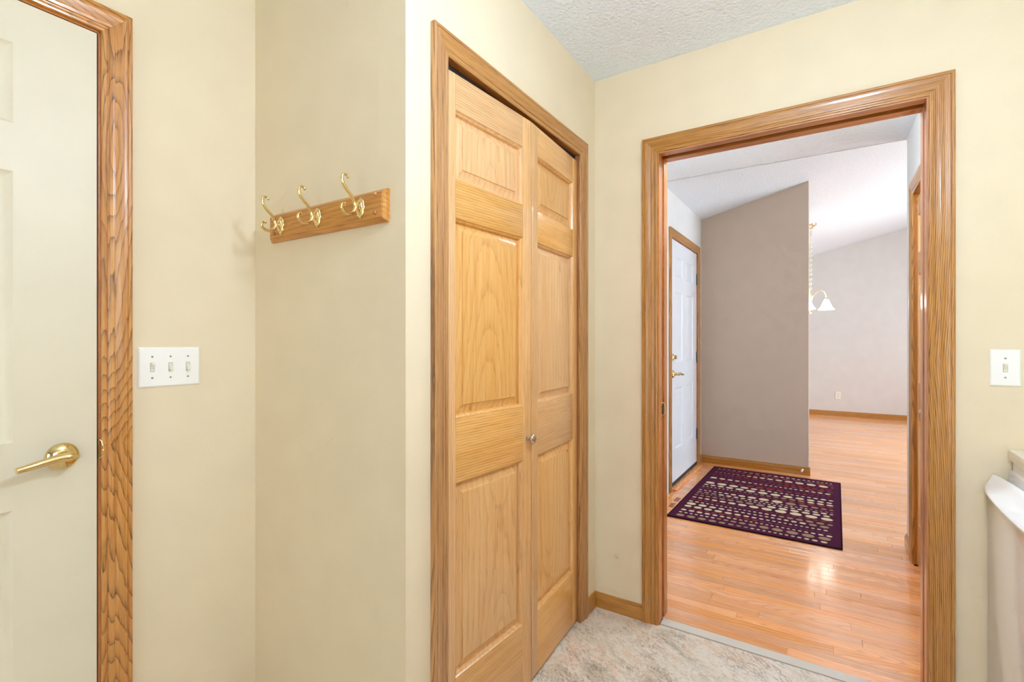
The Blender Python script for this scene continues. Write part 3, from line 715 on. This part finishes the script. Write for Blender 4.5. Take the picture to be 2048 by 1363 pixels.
while yy < RL / 2 - 0.06:
    big = 0.5 + 0.5 * math.sin(ri * 1.7 + 0.8 * math.sin(ri))
    rmax = 0.0125 + 0.0165 * big; ph_ = rr.random() * 6.28; fr_ = 3.5 + rr.random() * 3
    kinds = rr.choice([[0], [0], [0, 0, 1], [0, 1], [2], [2, 2, 3], [3, 2], [2, 3, 2], [1, 0]])
    xx = -RW / 2 + 0.048; rowh = 0
    while xx < RW / 2 - 0.06:
        r_ = rmax * (0.62 + 0.38 * math.sin(xx * fr_ + ph_)) + 0.003
        r_ = max(0.008, r_); xx += r_ * 1.18
        if xx + r_ * 1.18 > RW / 2 - 0.045:
            xx -= r_ * 1.18; r_ = (RW / 2 - 0.045 - xx) / 2.36; xx += r_ * 1.18
            if r_ < 0.007: break
        kx = kinds[int((math.sin(xx * 5 + ri) * 0.5 + 0.5) * 0.999 * len(kinds))]
        dots.mi = kx
        n = 12; rx, ry = r_ * 1.18, r_ * 1.0
        vs = [(xx + rx * math.cos(6.2832 * k / n), yy + ry * math.sin(6.2832 * k / n), 0.0088) for k in range(n)] + [(xx + rx * 1.02 * math.cos(6.2832 * k / n), yy + ry * 1.02 * math.sin(6.2832 * k / n), 0.0080) for k in range(n)]
        dots.add(vs, [tuple(range(n))] + [(k, n + k, n + (k + 1) % n, (k + 1) % n) for k in range(n)])
        rowh = max(rowh, ry); xx += r_ * 1.18 + 0.010 + r_ * 0.30
    rowh = max(rowh, 0.010)
    yy += rowh + 0.017 + (0.0125 + 0.0165 * (0.5 + 0.5 * math.sin((ri + 1) * 1.7 + 0.8 * math.sin(ri + 1)))) * 0.92
    ri += 1
tag(dots.build('dots', dotm, rug, fix=False), kind='stuff')

# ------------------------------------------------------------------ floor vent, door stop
ve = tag(empty('floor_vent', (-0.982, 3.80, 0.0)), 'flush oak floor vent with brown slots left of the rug', 'floor vent')
v_ = MB(); v_.box(-0.062, 0.062, -0.175, 0.175, 0.0, 0.0028, 0.0008); v_.build('frame', M['plankY'], ve)
for ya in (-0.128, 0.020): MB().box(-0.020, 0.014, ya, ya + 0.112, 0.0024, 0.0034).build('insert', M['grille'], ve)
ds = tag(empty('door_stop', (-0.205, YP - 0.0125, 0.05)), 'small white-tipped door stop on the partition baseboard', 'door stop')
m = MB(); m.lathe([(0.012, 0), (0.010, 0.004), (0.005, 0.008), (0.005, 0.045)], (0, 0, 0), '-Y', 14); m.build('stem', M['nickel'], ds, smooth=40)
m = MB(); m.lathe([(0.0085, 0.043), (0.0095, 0.047), (0.0095, 0.056), (0.006, 0.060), (0, 0.0605)], (0, 0, 0), '-Y', 14); m.build('tip', M['plastic'], ds, smooth=50)

# ------------------------------------------------------------------ chandelier
CHX, CHY = -0.190, 7.20
ch = tag(empty('chandelier', (CHX, CHY, 1.56)), 'brass chandelier with lit white bell shades past the partition edge', 'chandelier')
zt_ = vault(CHX) - 1.56
cn = MB(); cn.lathe([(0.066, 0.012), (0.066, 0.0), (0.058, -0.012), (0.020, -0.030), (0.006, -0.042), (0, -0.043)], (0, 0, 0), 'Z', 28)
c_ = cn.build('canopy', M['pale_brass'], ch, smooth=40, center=False); c_.location = (0, 0, zt_ - 0.008); c_.rotation_euler = (0, R(-14), 0)
zc = zt_ - 0.045; i = 0; chain = MB()
while zc > 0.335:
    pts = []
    for k in range(13):
        a = 2 * math.pi * k / 12; px_, pz_ = 0.0105 * math.cos(a), 0.018 * math.sin(a)
        pts.append((px_ if i % 2 else 0, 0 if i % 2 else px_, zc - 0.016 + pz_))
    chain.tube(pts, 0.0028, 6, False); zc -= 0.0295; i += 1
chain.build('chain', M['pale_brass'], ch, smooth=60)
bd = MB(); bd.lathe([(0, 0.0), (0.010, 0.008), (0.012, 0.02), (0.006, 0.032), (0.018, 0.05), (0.024, 0.08), (0.012, 0.11), (0.010, 0.16), (0.020, 0.20), (0.026, 0.235), (0.018, 0.265), (0.008, 0.285), (0.006, 0.335), (0, 0.337)], (0, 0, 0), 'Z', 24)
bd.build('body', M['pale_brass'], ch, smooth=45)
for q in range(3):
    az = R(20 + 120 * q); ca, sa = math.cos(az), math.sin(az)
    prof = [(0.018, 0.225), (0.055, 0.265), (0.095, 0.300), (0.135, 0.300), (0.165, 0.262), (0.175, 0.210)]
    am = MB().tube(spline([(ca * r_, sa * r_, z_) for r_, z_ in prof]), 0.0065, 10).build('arm', M['pale_brass'], ch, smooth=60, center=False)
    px_, py_ = ca * 0.175, sa * 0.175
    s_ = MB(); s_.lathe([(0.022, 0.200), (0.026, 0.190), (0.022, 0.178)], (px_, py_, 0), 'Z', 18); s_.build('socket_cup', M['pale_brass'], am, smooth=40)
    s_ = MB(); s_.lathe([(0.024, 0.186), (0.032, 0.168), (0.046, 0.130), (0.064, 0.094), (0.086, 0.062), (0.089, 0.060), (0.066, 0.091), (0.049, 0.126), (0.034, 0.165), (0.020, 0.180)], (px_, py_, 0), 'Z', 28)
    tag(s_.build('shade', M['shade_glass'], ch, smooth=45), 'lit white glass bell shade')

# ------------------------------------------------------------------ kitchen ceiling lamp (above and right of the camera)
def hanging_globe(name, label, x, y, drop, r, mat):
    e = tag(empty(name, (x, y, HC)), label, 'ceiling lamp')
    m = MB(); m.lathe([(0.065, 0.0), (0.065, -0.012), (0.030, -0.022), (0.010, -0.024)], (0, 0, 0), 'Z', 32); m.build('canopy', M['nickel'], e, smooth=40)
    m = MB(); m.tube([(0, 0, -0.02), (0, 0, -drop + r)], 0.008, 12); m.build('stem', M['nickel'], e, smooth=40)
    m = MB(); m.lathe([(r * 0.28, r * 0.96)] + [(r * math.sin(R(q)), r * math.cos(R(q))) for q in range(25, 180, 13)] + [(0, -r)], (0, 0, -drop), 'Z', 32); m.build('globe', mat, e, smooth=60)
    return e
hanging_globe('ceiling_lamp', 'opal globe lamp on a short stem over the kitchen', LAMP[0], LAMP[1], 0.38, 0.115, M['lamp_glass'])
hanging_globe('ceiling_lamp', 'added small fill globe, unseen just inside the foyer ceiling', -0.25, 2.50, 0.215, 0.075, M['foyer_fill_glass'])  # invented fill light hidden behind the doorway head, lifts foyer walls and floor

# ------------------------------------------------------------------ counter, dishwasher, base cabinet
CX = 0.468
tag(MB().box(CX, XKR, -1.9, YD, 0.858, 0.893, 0.011).build('countertop', M['counter'], smooth=40), 'cream laminate countertop with rounded edge at right border', 'countertop')
dw = tag(empty('dishwasher', (0.42, 1.82, 0)), 'glossy white dishwasher with curved lip under the counter end', 'dishwasher')
X0 = 0.0; Ya, Yb = -0.298, 0.300
MB().box(0.060, 0.66, Ya, Yb, 0.02, 0.856).build('tub', M['appliance_lip'], dw)
MB().box(0.06, 0.10, Ya, Yb, 0.0, 0.10).build('toe_kick', M['black'], dw)
MB().box(0.002, 0.035, Ya, Yb, 0.105, 0.775, 0.003).build('door_panel', M['appliance'], dw, smooth=40)
NS = 28; vs = []; fs = []
for i in range(NS + 1):
    s = i / NS; y_ = Yb + (Ya - Yb) * s
    bow = min(1.0, math.sin(math.pi * s) ** 0.55) if 0 < s < 1 else 0.0
    sec = [(0.004, 0.752), (-0.003 - 0.018 * bow, 0.757), (-0.005 - 0.020 * bow, 0.766), (-0.002 - 0.018 * bow, 0.772 + 0.006 * (1 - bow)),
           (0.004 + 0.006 * bow, 0.781 + 0.006 * (1 - bow)), (0.010 + 0.016 * bow, 0.800), (0.012 + 0.022 * bow, 0.808), (0.018 + 0.022 * bow, 0.809), (0.050, 0.792), (0.050, 0.752)]
    vs += [(a, y_, b) for a, b in sec]
n = 10
for i in range(NS):
    for k in range(n): fs.append((i * n + k, i * n + (k + 1) % n, (i + 1) * n + (k + 1) % n, (i + 1) * n + k))
fs += [tuple(range(n)), tuple(NS * n + k for k in range(n))]
tag(MB().add(vs, fs).build('handle_lip', M['appliance_lip'], dw, smooth=40), 'curved white handle lip')
MB().box(0.048, 0.075, Ya + 0.004, Yb - 0.004, 0.780, 0.830, 0.004).build('control_panel', M['appliance_lip'], dw, smooth=40)
bc = tag(empty('base_cabinet', (CX + 0.03, 0.9, 0)), 'oak base cabinet under the counter beside the dishwasher', 'cabinet')
MB().box(0.0, 0.60, -0.60, 0.61, 0.10, 0.857).build('body', M['oakZ'], bc)
MB().box(0.06, 0.58, -0.60, 0.61, 0.0, 0.10).build('toe_kick', M['black'], bc)
for ya in (-0.59, 0.01):
    o = panel(0.58, 0.66, [(0, 0), (0.055, 0.0), (0.06, 0.006), (0.085, 0.002)]).build('door', M['oakZ'], bc, center=False); o.location = (-0.02, ya + 0.58, 0.13); o.rotation_euler = (0, 0, R(-90))
